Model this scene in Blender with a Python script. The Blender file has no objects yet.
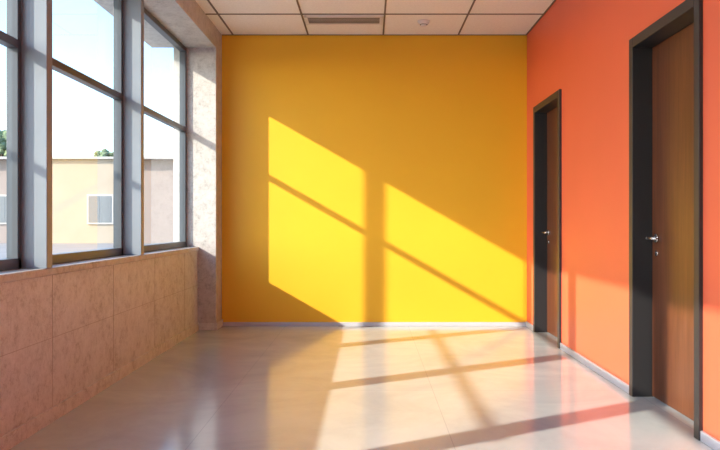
import bpy, bmesh, math, random
from mathutils import Vector, Matrix
random.seed(4)
sc = bpy.context.scene
COL = sc.collection

# ------------------------------------------------------------------ materials
def new_mat(name):
    m = bpy.data.materials.new(name); m.use_nodes = True
    nt = m.node_tree
    return m, nt, nt.nodes["Principled BSDF"]

def flat(name, rgb, rough=0.5, metal=0.0, var=0.04, scale=6.0, bump=0.0, bscale=200.0, spec=0.5):
    m, nt, b = new_mat(name)
    N, L = nt.nodes, nt.links
    tc = N.new("ShaderNodeTexCoord")
    nz = N.new("ShaderNodeTexNoise"); nz.inputs["Scale"].default_value = scale; nz.inputs["Detail"].default_value = 5
    L.new(tc.outputs["Object"], nz.inputs["Vector"])
    r = N.new("ShaderNodeValToRGB")
    r.color_ramp.elements[0].position = 0.3; r.color_ramp.elements[1].position = 0.7
    r.color_ramp.elements[0].color = tuple(c*(1-var) for c in rgb)+(1,)
    r.color_ramp.elements[1].color = tuple(min(1, c*(1+var)) for c in rgb)+(1,)
    L.new(nz.outputs["Fac"], r.inputs["Fac"]); L.new(r.outputs["Color"], b.inputs["Base Color"])
    b.inputs["Roughness"].default_value = rough
    b.inputs["Metallic"].default_value = metal
    b.inputs["Specular IOR Level"].default_value = spec
    if bump > 0:
        n2 = N.new("ShaderNodeTexNoise"); n2.inputs["Scale"].default_value = bscale
        L.new(tc.outputs["Object"], n2.inputs["Vector"])
        bp = N.new("ShaderNodeBump"); bp.inputs["Strength"].default_value = bump; bp.inputs["Distance"].default_value = 0.002
        L.new(n2.outputs["Fac"], bp.inputs["Height"]); L.new(bp.outputs["Normal"], b.inputs["Normal"])
    return m

def marble(name, base, vein, rough=0.45):
    m, nt, b = new_mat(name)
    N, L = nt.nodes, nt.links
    tc = N.new("ShaderNodeTexCoord")
    nz = N.new("ShaderNodeTexNoise"); nz.inputs["Scale"].default_value = 1.9; nz.inputs["Detail"].default_value = 12
    nz.inputs["Roughness"].default_value = 0.7; nz.inputs["Distortion"].default_value = 0.5
    L.new(tc.outputs["Object"], nz.inputs["Vector"])
    s = N.new("ShaderNodeMath"); s.operation = 'SUBTRACT'; s.inputs[1].default_value = 0.5
    a = N.new("ShaderNodeMath"); a.operation = 'ABSOLUTE'
    L.new(nz.outputs["Fac"], s.inputs[0]); L.new(s.outputs[0], a.inputs[0])
    r = N.new("ShaderNodeValToRGB")
    r.color_ramp.elements[0].position = 0.0; r.color_ramp.elements[0].color = (1, 1, 1, 1)
    r.color_ramp.elements[1].position = 0.014; r.color_ramp.elements[1].color = (0, 0, 0, 1)
    L.new(a.outputs[0], r.inputs["Fac"])
    n3 = N.new("ShaderNodeTexNoise"); n3.inputs["Scale"].default_value = 11; n3.inputs["Detail"].default_value = 14
    n3.inputs["Roughness"].default_value = 0.88
    L.new(tc.outputs["Object"], n3.inputs["Vector"])
    r3 = N.new("ShaderNodeValToRGB")
    r3.color_ramp.elements[0].position = 0.38; r3.color_ramp.elements[0].color = tuple(c*0.58 for c in base)+(1,)
    r3.color_ramp.elements[1].position = 0.62; r3.color_ramp.elements[1].color = tuple(min(1, c*1.22) for c in base)+(1,)
    e = r3.color_ramp.elements.new(0.48); e.color = tuple(base)+(1,)
    L.new(n3.outputs["Fac"], r3.inputs["Fac"])
    n4 = N.new("ShaderNodeTexNoise"); n4.inputs["Scale"].default_value = 2.5
    L.new(tc.outputs["Object"], n4.inputs["Vector"])
    r4 = N.new("ShaderNodeMapRange"); r4.inputs["From Min"].default_value = 0.40; r4.inputs["From Max"].default_value = 0.60
    r4.inputs["To Max"].default_value = 0.5
    L.new(n4.outputs["Fac"], r4.inputs["Value"])
    mul = N.new("ShaderNodeMath"); mul.operation = 'MULTIPLY'
    L.new(r.outputs["Color"], mul.inputs[0]); L.new(r4.outputs["Result"], mul.inputs[1])
    mx = N.new("ShaderNodeMix"); mx.data_type = 'RGBA'
    L.new(mul.outputs[0], mx.inputs["Factor"]); L.new(r3.outputs["Color"], mx.inputs["A"])
    mx.inputs["B"].default_value = vein+(1,)
    L.new(mx.outputs["Result"], b.inputs["Base Color"])
    b.inputs["Roughness"].default_value = rough
    bp = N.new("ShaderNodeBump"); bp.inputs["Strength"].default_value = 0.15; bp.inputs["Distance"].default_value = 0.004
    L.new(n3.outputs["Fac"], bp.inputs["Height"]); L.new(bp.outputs["Normal"], b.inputs["Normal"])
    return m

def wood(name, c1, c2, rough=0.35):
    m, nt, b = new_mat(name)
    N, L = nt.nodes, nt.links
    tc = N.new("ShaderNodeTexCoord")
    mp = N.new("ShaderNodeMapping"); mp.inputs["Scale"].default_value = (14, 14, 0.8)
    L.new(tc.outputs["Object"], mp.inputs["Vector"])
    nz = N.new("ShaderNodeTexNoise"); nz.inputs["Scale"].default_value = 2.2; nz.inputs["Detail"].default_value = 9
    nz.inputs["Roughness"].default_value = 0.65; nz.inputs["Distortion"].default_value = 0.7
    L.new(mp.outputs["Vector"], nz.inputs["Vector"])
    r = N.new("ShaderNodeValToRGB")
    r.color_ramp.elements[0].position = 0.3; r.color_ramp.elements[0].color = c1+(1,)
    r.color_ramp.elements[1].position = 0.7; r.color_ramp.elements[1].color = c2+(1,)
    L.new(nz.outputs["Fac"], r.inputs["Fac"]); L.new(r.outputs["Color"], b.inputs["Base Color"])
    b.inputs["Roughness"].default_value = rough
    return m

def floor_mat():
    m, nt, b = new_mat("polished_floor")
    N, L = nt.nodes, nt.links
    tc = N.new("ShaderNodeTexCoord")
    nz = N.new("ShaderNodeTexNoise"); nz.inputs["Scale"].default_value = 1.3; nz.inputs["Detail"].default_value = 10
    nz.inputs["Roughness"].default_value = 0.65; nz.inputs["Distortion"].default_value = 0.8
    L.new(tc.outputs["Object"], nz.inputs["Vector"])
    r = N.new("ShaderNodeValToRGB")
    r.color_ramp.elements[0].position = 0.3; r.color_ramp.elements[0].color = (0.40, 0.45, 0.475, 1)
    r.color_ramp.elements[1].position = 0.72; r.color_ramp.elements[1].color = (0.53, 0.59, 0.615, 1)
    L.new(nz.outputs["Fac"], r.inputs["Fac"])
    br = N.new("ShaderNodeTexBrick"); br.offset = 0.0
    br.inputs["Scale"].default_value = 1.0; br.inputs["Mortar Size"].default_value = 0.0025
    br.inputs["Brick Width"].default_value = 1.25; br.inputs["Row Height"].default_value = 1.25
    br.inputs["Color1"].default_value = (1, 1, 1, 1); br.inputs["Color2"].default_value = (0.98, 0.98, 0.98, 1)
    br.inputs["Mortar"].default_value = (0.83, 0.83, 0.83, 1)
    mp = N.new("ShaderNodeMapping"); mp.inputs["Location"].default_value = (0.85, 0.3, 0)
    L.new(tc.outputs["Object"], mp.inputs["Vector"]); L.new(mp.outputs["Vector"], br.inputs["Vector"])
    mx = N.new("ShaderNodeMix"); mx.data_type = 'RGBA'; mx.blend_type = 'MULTIPLY'; mx.inputs["Factor"].default_value = 1
    L.new(r.outputs["Color"], mx.inputs["A"]); L.new(br.outputs["Color"], mx.inputs["B"])
    L.new(mx.outputs["Result"], b.inputs["Base Color"])
    r2 = N.new("ShaderNodeMapRange"); r2.inputs["To Min"].default_value = 0.06; r2.inputs["To Max"].default_value = 0.24
    L.new(nz.outputs["Fac"], r2.inputs["Value"]); L.new(r2.outputs["Result"], b.inputs["Roughness"])
    b.inputs["Specular IOR Level"].default_value = 0.65
    n2 = N.new("ShaderNodeTexNoise"); n2.inputs["Scale"].default_value = 5
    L.new(tc.outputs["Object"], n2.inputs["Vector"])
    bp = N.new("ShaderNodeBump"); bp.inputs["Strength"].default_value = 0.05; bp.inputs["Distance"].default_value = 0.01
    L.new(n2.outputs["Fac"], bp.inputs["Height"]); L.new(bp.outputs["Normal"], b.inputs["Normal"])
    return m

def glass_mat():
    m = bpy.data.materials.new("window_glass"); m.use_nodes = True
    nt = m.node_tree; N, L = nt.nodes, nt.links
    N.remove(N["Principled BSDF"])
    out = N["Material Output"]
    tr = N.new("ShaderNodeBsdfTransparent"); tr.inputs["Color"].default_value = (0.96, 0.985, 0.985, 1)
    gl = N.new("ShaderNodeBsdfGlossy"); gl.inputs["Roughness"].default_value = 0.0
    fr = N.new("ShaderNodeFresnel"); fr.inputs["IOR"].default_value = 1.5
    mx = N.new("ShaderNodeMixShader")
    L.new(fr.outputs[0], mx.inputs[0]); L.new(tr.outputs[0], mx.inputs[1]); L.new(gl.outputs[0], mx.inputs[2])
    L.new(mx.outputs[0], out.inputs["Surface"])
    return m

M_YEL = flat("yellow_paint", (0.86, 0.495, 0.022), 0.45, var=0.02, scale=2, bump=0.1)
M_COR = flat("coral_paint", (0.79, 0.135, 0.062), 0.45, var=0.02, scale=2, bump=0.1)
M_WHT = flat("white_paint", (0.8, 0.79, 0.78), 0.6, var=0.02, bump=0.1)
M_CEIL = flat("ceiling_tile", (0.86, 0.87, 0.85), 0.85, var=0.05, scale=60, bump=0.4, bscale=300)
M_GRID = flat("ceiling_grid_bronze", (0.13, 0.11, 0.10), 0.5)
M_FLOOR = floor_mat()
M_MAR = marble("beige_marble", (0.55, 0.585, 0.58), (0.30, 0.29, 0.27))
M_MARL = marble("pale_marble", (0.47, 0.475, 0.46), (0.26, 0.25, 0.23))
M_JOINT = flat("stone_joint", (0.36, 0.36, 0.34), 0.8)
M_BASE = flat("baseboard_grey", (0.50, 0.53, 0.58), 0.35)
M_FRAME = flat("window_frame_dark", (0.07, 0.085, 0.10), 0.35)
M_POST = flat("window_post_grey", (0.22, 0.265, 0.31), 0.35)
M_DFR = flat("door_frame_charcoal", (0.022, 0.023, 0.026), 0.4)
M_WOOD = wood("walnut_veneer", (0.085, 0.026, 0.011), (0.165, 0.055, 0.025), 0.3)
M_STEEL = flat("brushed_steel", (0.62, 0.62, 0.63), 0.25, metal=1.0)
M_PLAST = flat("white_plastic", (0.75, 0.74, 0.73), 0.4)
M_DARK = flat("painted_void", (0.04, 0.04, 0.04), 0.9)
M_VENT = flat("vent_grey", (0.42, 0.41, 0.40), 0.5)
M_GLASS = glass_mat()
M_BLD = flat("stucco_beige", (0.31, 0.26, 0.235), 0.9, var=0.05, scale=0.6)
M_BLD2 = flat("stucco_cream", (0.41, 0.35, 0.27), 0.9, var=0.05, scale=0.6)
M_BWIN = flat("far_window_glass", (0.17, 0.19, 0.20), 0.6)
M_BTRIM = flat("far_window_trim", (0.48, 0.47, 0.45), 0.6)
M_ASPH = flat("exterior_paving", (0.30, 0.29, 0.28), 0.9, var=0.1, scale=0.5)
M_LEAF = flat("foliage", (0.15, 0.21, 0.11), 0.8, var=0.4, scale=3)
M_BARK = flat("bark", (0.12, 0.08, 0.05), 0.9)
M_GALV = flat("painted_metal", (0.25, 0.26, 0.27), 0.5, metal=0.3)

# ------------------------------------------------------------------ mesh builder
class B:
    def __init__(s, name, parent=None):
        s.name, s.parent, s.bm, s.mats = name, parent, bmesh.new(), []
    def mi(s, mat):
        if mat not in s.mats: s.mats.append(mat)
        return s.mats.index(mat)
    def box(s, x0, x1, y0, y1, z0, z1, mat):
        r = bmesh.ops.create_cube(s.bm, size=1.0)
        M = Matrix.Translation(((x0+x1)/2, (y0+y1)/2, (z0+z1)/2)) @ Matrix.Diagonal((abs(x1-x0), abs(y1-y0), abs(z1-z0), 1))
        bmesh.ops.transform(s.bm, matrix=M, verts=r['verts'])
        i = s.mi(mat)
        for f in {f for v in r['verts'] for f in v.link_faces}: f.material_index = i
    def cyl(s, p0, p1, r0, mat, r1=None, seg=24, smooth=True):
        p0, p1 = Vector(p0), Vector(p1); d = p1-p0
        r1 = r0 if r1 is None else r1
        r = bmesh.ops.create_cone(s.bm, cap_ends=True, segments=seg, radius1=r0, radius2=r1, depth=d.length)
        M = Matrix.Translation((p0+p1)/2) @ d.to_track_quat('Z', 'Y').to_matrix().to_4x4()
        bmesh.ops.transform(s.bm, matrix=M, verts=r['verts'])
        i = s.mi(mat)
        for f in {f for v in r['verts'] for f in v.link_faces}:
            f.material_index = i; f.smooth = smooth and len(f.verts) == 4
    def sphere(s, c, rad, mat, scale=(1, 1, 1), sub=2, noise=0.0):
        r = bmesh.ops.create_icosphere(s.bm, subdivisions=sub, radius=rad)
        for v in r['verts']:
            k = 1+random.uniform(-noise, noise)
            v.co = Vector((v.co.x*scale[0]*k, v.co.y*scale[1]*k, v.co.z*scale[2]*k))+Vector(c)
        i = s.mi(mat)
        for f in {f for v in r['verts'] for f in v.link_faces}: f.material_index = i; f.smooth = noise == 0
    def quad(s, pts, mat):
        vs = [s.bm.verts.new(p) for p in pts]
        f = s.bm.faces.new(vs); f.material_index = s.mi(mat)
    def done(s, bevel=0.0):
        me = bpy.data.meshes.new(s.name); s.bm.to_mesh(me); s.bm.free()
        for m in s.mats: me.materials.append(m)
        ob = bpy.data.objects.new(s.name, me); COL.objects.link(ob)
        if s.parent: ob.parent = s.parent
        if bevel > 0:
            md = ob.modifiers.new("bevel", 'BEVEL'); md.width = bevel; md.segments = 2
            md.limit_method = 'ANGLE'
        return ob
def empty(name):
    e = bpy.data.objects.new(name, None); COL.objects.link(e); e.empty_display_size = 0.2
    return e

# ------------------------------------------------------------------ dimensions
XR, XL = 1.61, -1.50          # right wall face / pillar + header face
XH = -1.68                    # marble half-wall face
XW = -1.92                    # outer face of left wall
XO = -2.13                    # header's outer edge, an unseen ledge added to trim the sun patches
YB, YF = 7.65, -4.0           # back wall / rear wall
H = 2.97
SILL, HEAD, TRANS = 0.815, 2.77, 1.965
YP = 7.36                     # pillar near face
R, SL = 1.66, 0.57            # sun dx/dy, -dz/dx

b = B("floor"); b.box(XW, 2.0, YF-0.15, YB+0.15, -0.15, 0, M_FLOOR); b.done()

b = B("ceiling"); b.box(XO, 2.0, YF-0.15, YB+0.15, H, H+0.15, M_CEIL)
P = 0.765; xg0 = -0.62
gw = 0.008
for k in range(-1, 4):
    x = xg0+k*P
    if XL < x < XR: b.box(x-gw, x+gw, YF, YB, H-0.006, H+0.01, M_GRID)
y = YB-P
while y > YF:
    b.box(XL, XR, y-gw, y+gw, H-0.0065, H+0.01, M_GRID); y -= P
b.box(XR-0.015, XR, YF, YB, H-0.006, H+0.01, M_GRID)
b.box(XL, XR, YB-0.01, YB, H-0.006, H+0.01, M_GRID)
b.done()

# walls
b = B("wall_back"); b.box(XW, 2.0, YB, YB+0.15, 0, H, M_YEL); b.done()
b = B("wall_rear"); b.box(XW, 2.0, YF-0.15, YF, 0, H, M_WHT); b.done()

DH = 2.17
doors = [(3.615, 4.59), (6.27, 7.27)]
CW = 0.06
b = B("wall_right")
prev = YF
for (a, c) in doors:
    b.box(XR, XR+0.2, prev, a+CW*0.5, 0, H, M_COR)
    b.box(XR, XR+0.2, a+CW*0.5, c-CW*0.5, DH-CW*0.5, H, M_COR)
    prev = c-CW*0.5
b.box(XR, XR+0.2, prev, YB, 0, H, M_COR)
b.done()

b = B("wall_left")
b.box(XW, XH, YF, YP, 0, SILL-0.04, M_MAR)
b.box(XO, XL, YF, YP, HEAD, H, M_MARL)
b.box(XH, XH+0.012, YF, YP, 0, 0.075, M_MAR)
b.box(XH, XH+0.0012, YF, YP, 0.44, 0.4425, M_JOINT)
y = 3.98-0.95*8
while y < YP:
    if y > YF: b.box(XH, XH+0.0012, y-0.0015, y+0.0015, 0.075, SILL-0.04, M_JOINT)
    y += 0.95
b.done()
b = B("window_sill"); b.box(XW-0.02, XH+0.012, YF, YP, SILL-0.04, SILL, M_MARL); b.done(0.005)
b = B("marble_pillar")
b.box(XW, XL, YP, YB, 0, H, M_MARL)
b.box(XL, XL+0.012, YP, YB, 0, 0.07, M_MAR)
b.box(XH+0.012, XL+0.012, YP-0.012, YP, 0, 0.07, M_MAR)
b.done(0.004)

# windows
posts = [5.5-1.6*i for i in range(0, 6)]
PW = 0.07
edges = [YP]+posts+[YF]
for i in range(len(edges)-1):
    y1 = edges[i]-(0 if i == 0 else PW/2)
    y0 = edges[i+1]+(0 if i == len(edges)-2 else PW/2)
    b = B("window_%d" % (i+1))
    f = 0.04
    xa, xb = -1.85, -1.79
    xg = -1.82
    b.box(xa, xb, y0, y0+f, SILL, HEAD, M_FRAME)
    b.box(xa, xb, y1-f, y1, SILL, HEAD, M_FRAME)
    b.box(xa, xb, y0, y1, SILL, SILL+0.055, M_FRAME)
    b.box(xa, xb, y0, y1, HEAD-0.045, HEAD, M_FRAME)
    b.box(xa+0.005, xb, y0, y1, TRANS-0.022, TRANS+0.022, M_FRAME)
    b.quad([(xg, y0+f, SILL+0.055), (xg, y1-f, SILL+0.055), (xg, y1-f, TRANS-0.022), (xg, y0+f, TRANS-0.022)], M_GLASS)
    b.quad([(xg, y0+f, TRANS+0.022), (xg, y1-f, TRANS+0.022), (xg, y1-f, HEAD-0.045), (xg, y0+f, HEAD-0.045)], M_GLASS)
    if i < len(edges)-2:
        yp = edges[i+1]
        b.box(-1.86, -1.66, yp-PW/2, yp+PW/2, SILL, HEAD, M_POST)
    b.done(0.003)

# baseboards
b = B("baseboard_back"); b.box(XL+0.012, XR, YB-0.015, YB, 0, 0.04, M_BASE); b.done(0.003)
b = B("baseboard_right")
prev = YF
for (a, c) in doors:
    b.box(XR-0.014, XR, prev, a, 0, 0.05, M_BASE); prev = c
b.box(XR-0.014, XR, prev, YB-0.015, 0, 0.05, M_BASE)
b.done(0.003)

# doors
for n, (a, c) in enumerate(doors):
    e = empty("door_%d" % (n+1))
    b = B("door_frame", e)
    xo = XR-0.02; xi = XR+0.12
    b.box(xo, xi, a, a+CW, 0, DH, M_DFR)
    b.box(xo, xi, c-CW, c, 0, DH, M_DFR)
    b.box(xo, xi, a+CW, c-CW, DH-CW, DH, M_DFR)
    b.box(XR+0.145, XR+0.19, a+CW*0.5, a+CW+0.01, 0, DH-CW*0.5, M_DFR)
    b.box(XR+0.145, XR+0.19, c-CW-0.01, c-CW*0.5, 0, DH-CW*0.5, M_DFR)
    b.box(XR+0.12, XR+0.19, a+CW+0.01, c-CW-0.01, DH-CW, DH-CW*0.5, M_DFR)
    b.box(XR+0.12, XR+0.145, a+CW*0.5, a+CW, 0, DH-CW*0.5, M_DFR)
    b.box(XR+0.12, XR+0.145, c-CW, c-CW*0.5, 0, DH-CW*0.5, M_DFR)
    b.done(0.003)
    b = B("door_leaf", e)
    lx = XR+0.10
    b.box(lx, lx+0.045, a+CW+0.003, c-CW-0.003, 0.006, DH-CW-0.003, M_WOOD)
    b.done(0.002)
    b = B("lever_handle", e)
    hy, hz = c-CW-0.075, 0.96
    b.cyl((lx, hy, hz), (lx-0.01, hy, hz), 0.027, M_STEEL)
    b.cyl((lx-0.008, hy, hz), (lx-0.055, hy, hz), 0.010, M_STEEL)
    b.sphere((lx-0.055, hy, hz), 0.0115, M_STEEL)
    b.cyl((lx-0.055, hy, hz), (lx-0.055, hy-0.125, hz), 0.0105, M_STEEL, r1=0.008)
    b.sphere((lx-0.055, hy-0.125, hz), 0.008, M_STEEL)
    b.cyl((lx, hy, hz-0.09), (lx-0.006, hy, hz-0.09), 0.018, M_STEEL)
    b.done()
    b = B("hinges", e)
    for z in (0.25, 1.05, 1.85):
        b.cyl((lx-0.006, a+CW+0.004, z-0.045), (lx-0.006, a+CW+0.004, z+0.045), 0.006, M_DFR, seg=12)
    b.done()

# air vent
e = empty("air_vent")
vx0, vx1, vy0, vy1 = -0.605, 0.13, 6.93, 7.22
b = B("vent_frame", e)
z0, z1 = H-0.014, H-0.0005
b.box(vx0, vx1, vy0, vy0+0.03, z0, z1, M_PLAST); b.box(vx0, vx1, vy1-0.03, vy1, z0, z1, M_PLAST)
b.box(vx0, vx0+0.03, vy0, vy1, z0, z1, M_PLAST); b.box(vx1-0.03, vx1, vy0, vy1, z0, z1, M_PLAST)
b.box(vx0+0.03, vx1-0.03, vy0+0.03, vy1-0.03, z1-0.002, z1, M_DARK)  # flat dark sheet, shade of the hollow behind the slats painted in
b.done(0.002)
b = B("vent_slats", e)
for i in range(5):
    y = vy0+0.042+i*0.045
    b.box(vx0+0.03, vx1-0.03, y, y+0.020, z0+0.001, z0+0.003, M_VENT)
b.done()

# smoke detector
b = B("smoke_detector")
sx, sy = 0.52, 7.13
b.cyl((sx, sy, H), (sx, sy, H-0.012), 0.062, M_PLAST, seg=32)
b.cyl((sx, sy, H-0.012), (sx, sy, H-0.034), 0.055, M_PLAST, r1=0.046, seg=32)
b.cyl((sx, sy, H-0.034), (sx, sy, H-0.050), 0.030, M_PLAST, r1=0.024, seg=32)
b.cyl((sx, sy, H-0.0335), (sx, sy, H-0.0365), 0.036, M_DARK, seg=32)
b.done(0.001)

# ------------------------------------------------------------------ exterior
GZ = -0.15
b = B("ground_exterior"); b.box(-90, XW, -60, 120, GZ-0.1, GZ, M_ASPH); b.done()

b = B("office_building")
by = 45.0; rz = 4.85
def px2x(px): return (px-369)*by/750.0
b.box(-60, px2x(50), by, by+10, GZ, rz, M_BLD)
b.box(px2x(50), px2x(120), by-0.4, by+10, GZ, rz, M_BLD2)
b.box(px2x(120), -3, by, by+10, GZ, rz, M_BLD)
b.box(-60.2, -2.8, by-0.7, by+10, rz, rz+0.12, M_BTRIM)
wxs = [px2x(6)-5.4*i for i in range(0, 7)]+[px2x(103)]
for x in wxs:
    yy = by-0.4 if px2x(50) < x < px2x(120) else by
    b.box(x-0.78, x+0.78, yy-0.1, yy, 0.98, 2.75, M_BTRIM)
    for k in range(2):
        xa_ = x-0.68+k*0.70
        b.box(xa_, xa_+0.66, yy-0.12, yy-0.02, 1.08, 2.65, M_BWIN)
b.done()

def tree(x, y, h, r):
    b = B("tree")
    b.cyl((x, y, GZ), (x, y, h*0.6), 0.22, M_BARK, r1=0.1, seg=10)
    for i in range(5):
        a = i*1.256
        b.cyl((x, y, h*0.5), (x+math.cos(a)*r*0.5, y+math.sin(a)*r*0.5, h*0.78), 0.09, M_BARK, r1=0.03, seg=8)
    for i in range(90):
        a = random.uniform(0, 6.28); rr = random.uniform(0, r*0.85)
        b.sphere((x+math.cos(a)*rr, y+math.sin(a)*rr, h*0.78+random.uniform(-0.3, 0.3)*r*(1.8-rr/r)), random.uniform(0.12, 0.24)*r, M_LEAF, scale=(1, 1, 0.8), noise=0.2)
    b.done()
tree(px2x(106)*60/45, 60, 8.0, 1.1)
tree(px2x(3)*60/45, 60, 9.4, 2.0)
tree(px2x(-40)*60/45, 62, 9.6, 3.0)

# rail added out of view, casts the long shadow line on the floor
FX = -3.30
b = B("rail_shadow_caster")
rz0 = SL*(0.62-FX)
b.box(FX-0.02, FX+0.02, 1.25, 5.05, rz0-0.015, rz0+0.015, M_GALV)
for k in range(3):
    y = 3.9+(FX+1.76)/R + 1.6*(k-1)
    b.box(FX-0.02, FX+0.02, y-0.02, y+0.02, GZ, rz0, M_GALV)
b.done()
# square mast added out of view, casts the upright shadow on wall_back
b = B("mast_shadow_caster")
ly = YB-(0.06-FX)/R
b.box(FX-0.047, FX+0.047, ly-0.043, ly+0.043, GZ, 5.2, M_GALV)
b.box(FX-0.1, FX+0.1, ly-0.1, ly+0.1, GZ, GZ+0.03, M_GALV)
b.box(FX-0.9, FX+0.03, ly-0.03, ly+0.03, 5.14, 5.2, M_GALV)
b.box(FX-1.2, FX-0.7, ly-0.09, ly+0.09, 5.10, 5.18, M_PLAST)
b.done(0.004)

# ------------------------------------------------------------------ light
sd = bpy.data.lights.new("sun", 'SUN'); sd.energy = 8.8; sd.angle = math.radians(0.7); sd.color = (1.0, 0.87, 0.71)
so = bpy.data.objects.new("sun", sd); COL.objects.link(so)
so.rotation_euler = Vector((R, 1.0, -SL*R)).to_track_quat('-Z', 'Y').to_euler()
so.location = (-10, -5, 8)

w = bpy.data.worlds.new("world"); sc.world = w; w.use_nodes = True
nt = w.node_tree; bg = nt.nodes["Background"]
sky = nt.nodes.new("ShaderNodeTexSky"); sky.sky_type = 'NISHITA'; sky.sun_disc = False
sky.sun_elevation = math.radians(27); sky.sun_rotation = math.atan2(-R, -1.0)
sky.air_density = 1.0; sky.dust_density = 0.7; sky.ozone_density = 2.5
nt.links.new(sky.outputs[0], bg.inputs["Color"]); bg.inputs["Strength"].default_value = 0.62

# ------------------------------------------------------------------ camera
cd = bpy.data.cameras.new("camera"); cam = bpy.data.objects.new("camera", cd); COL.objects.link(cam)
cam.location = (0, 0, 1.05); cam.rotation_euler = (math.radians(90), 0, 0)
cd.sensor_width = 36; cd.lens = 37.5
cd.shift_x = -9/720.0; cd.shift_y = -2/720.0
cd.clip_start = 0.05; cd.clip_end = 500
sc.camera = cam
sc.view_settings.view_transform = 'Standard'
sc.view_settings.exposure = 0.0
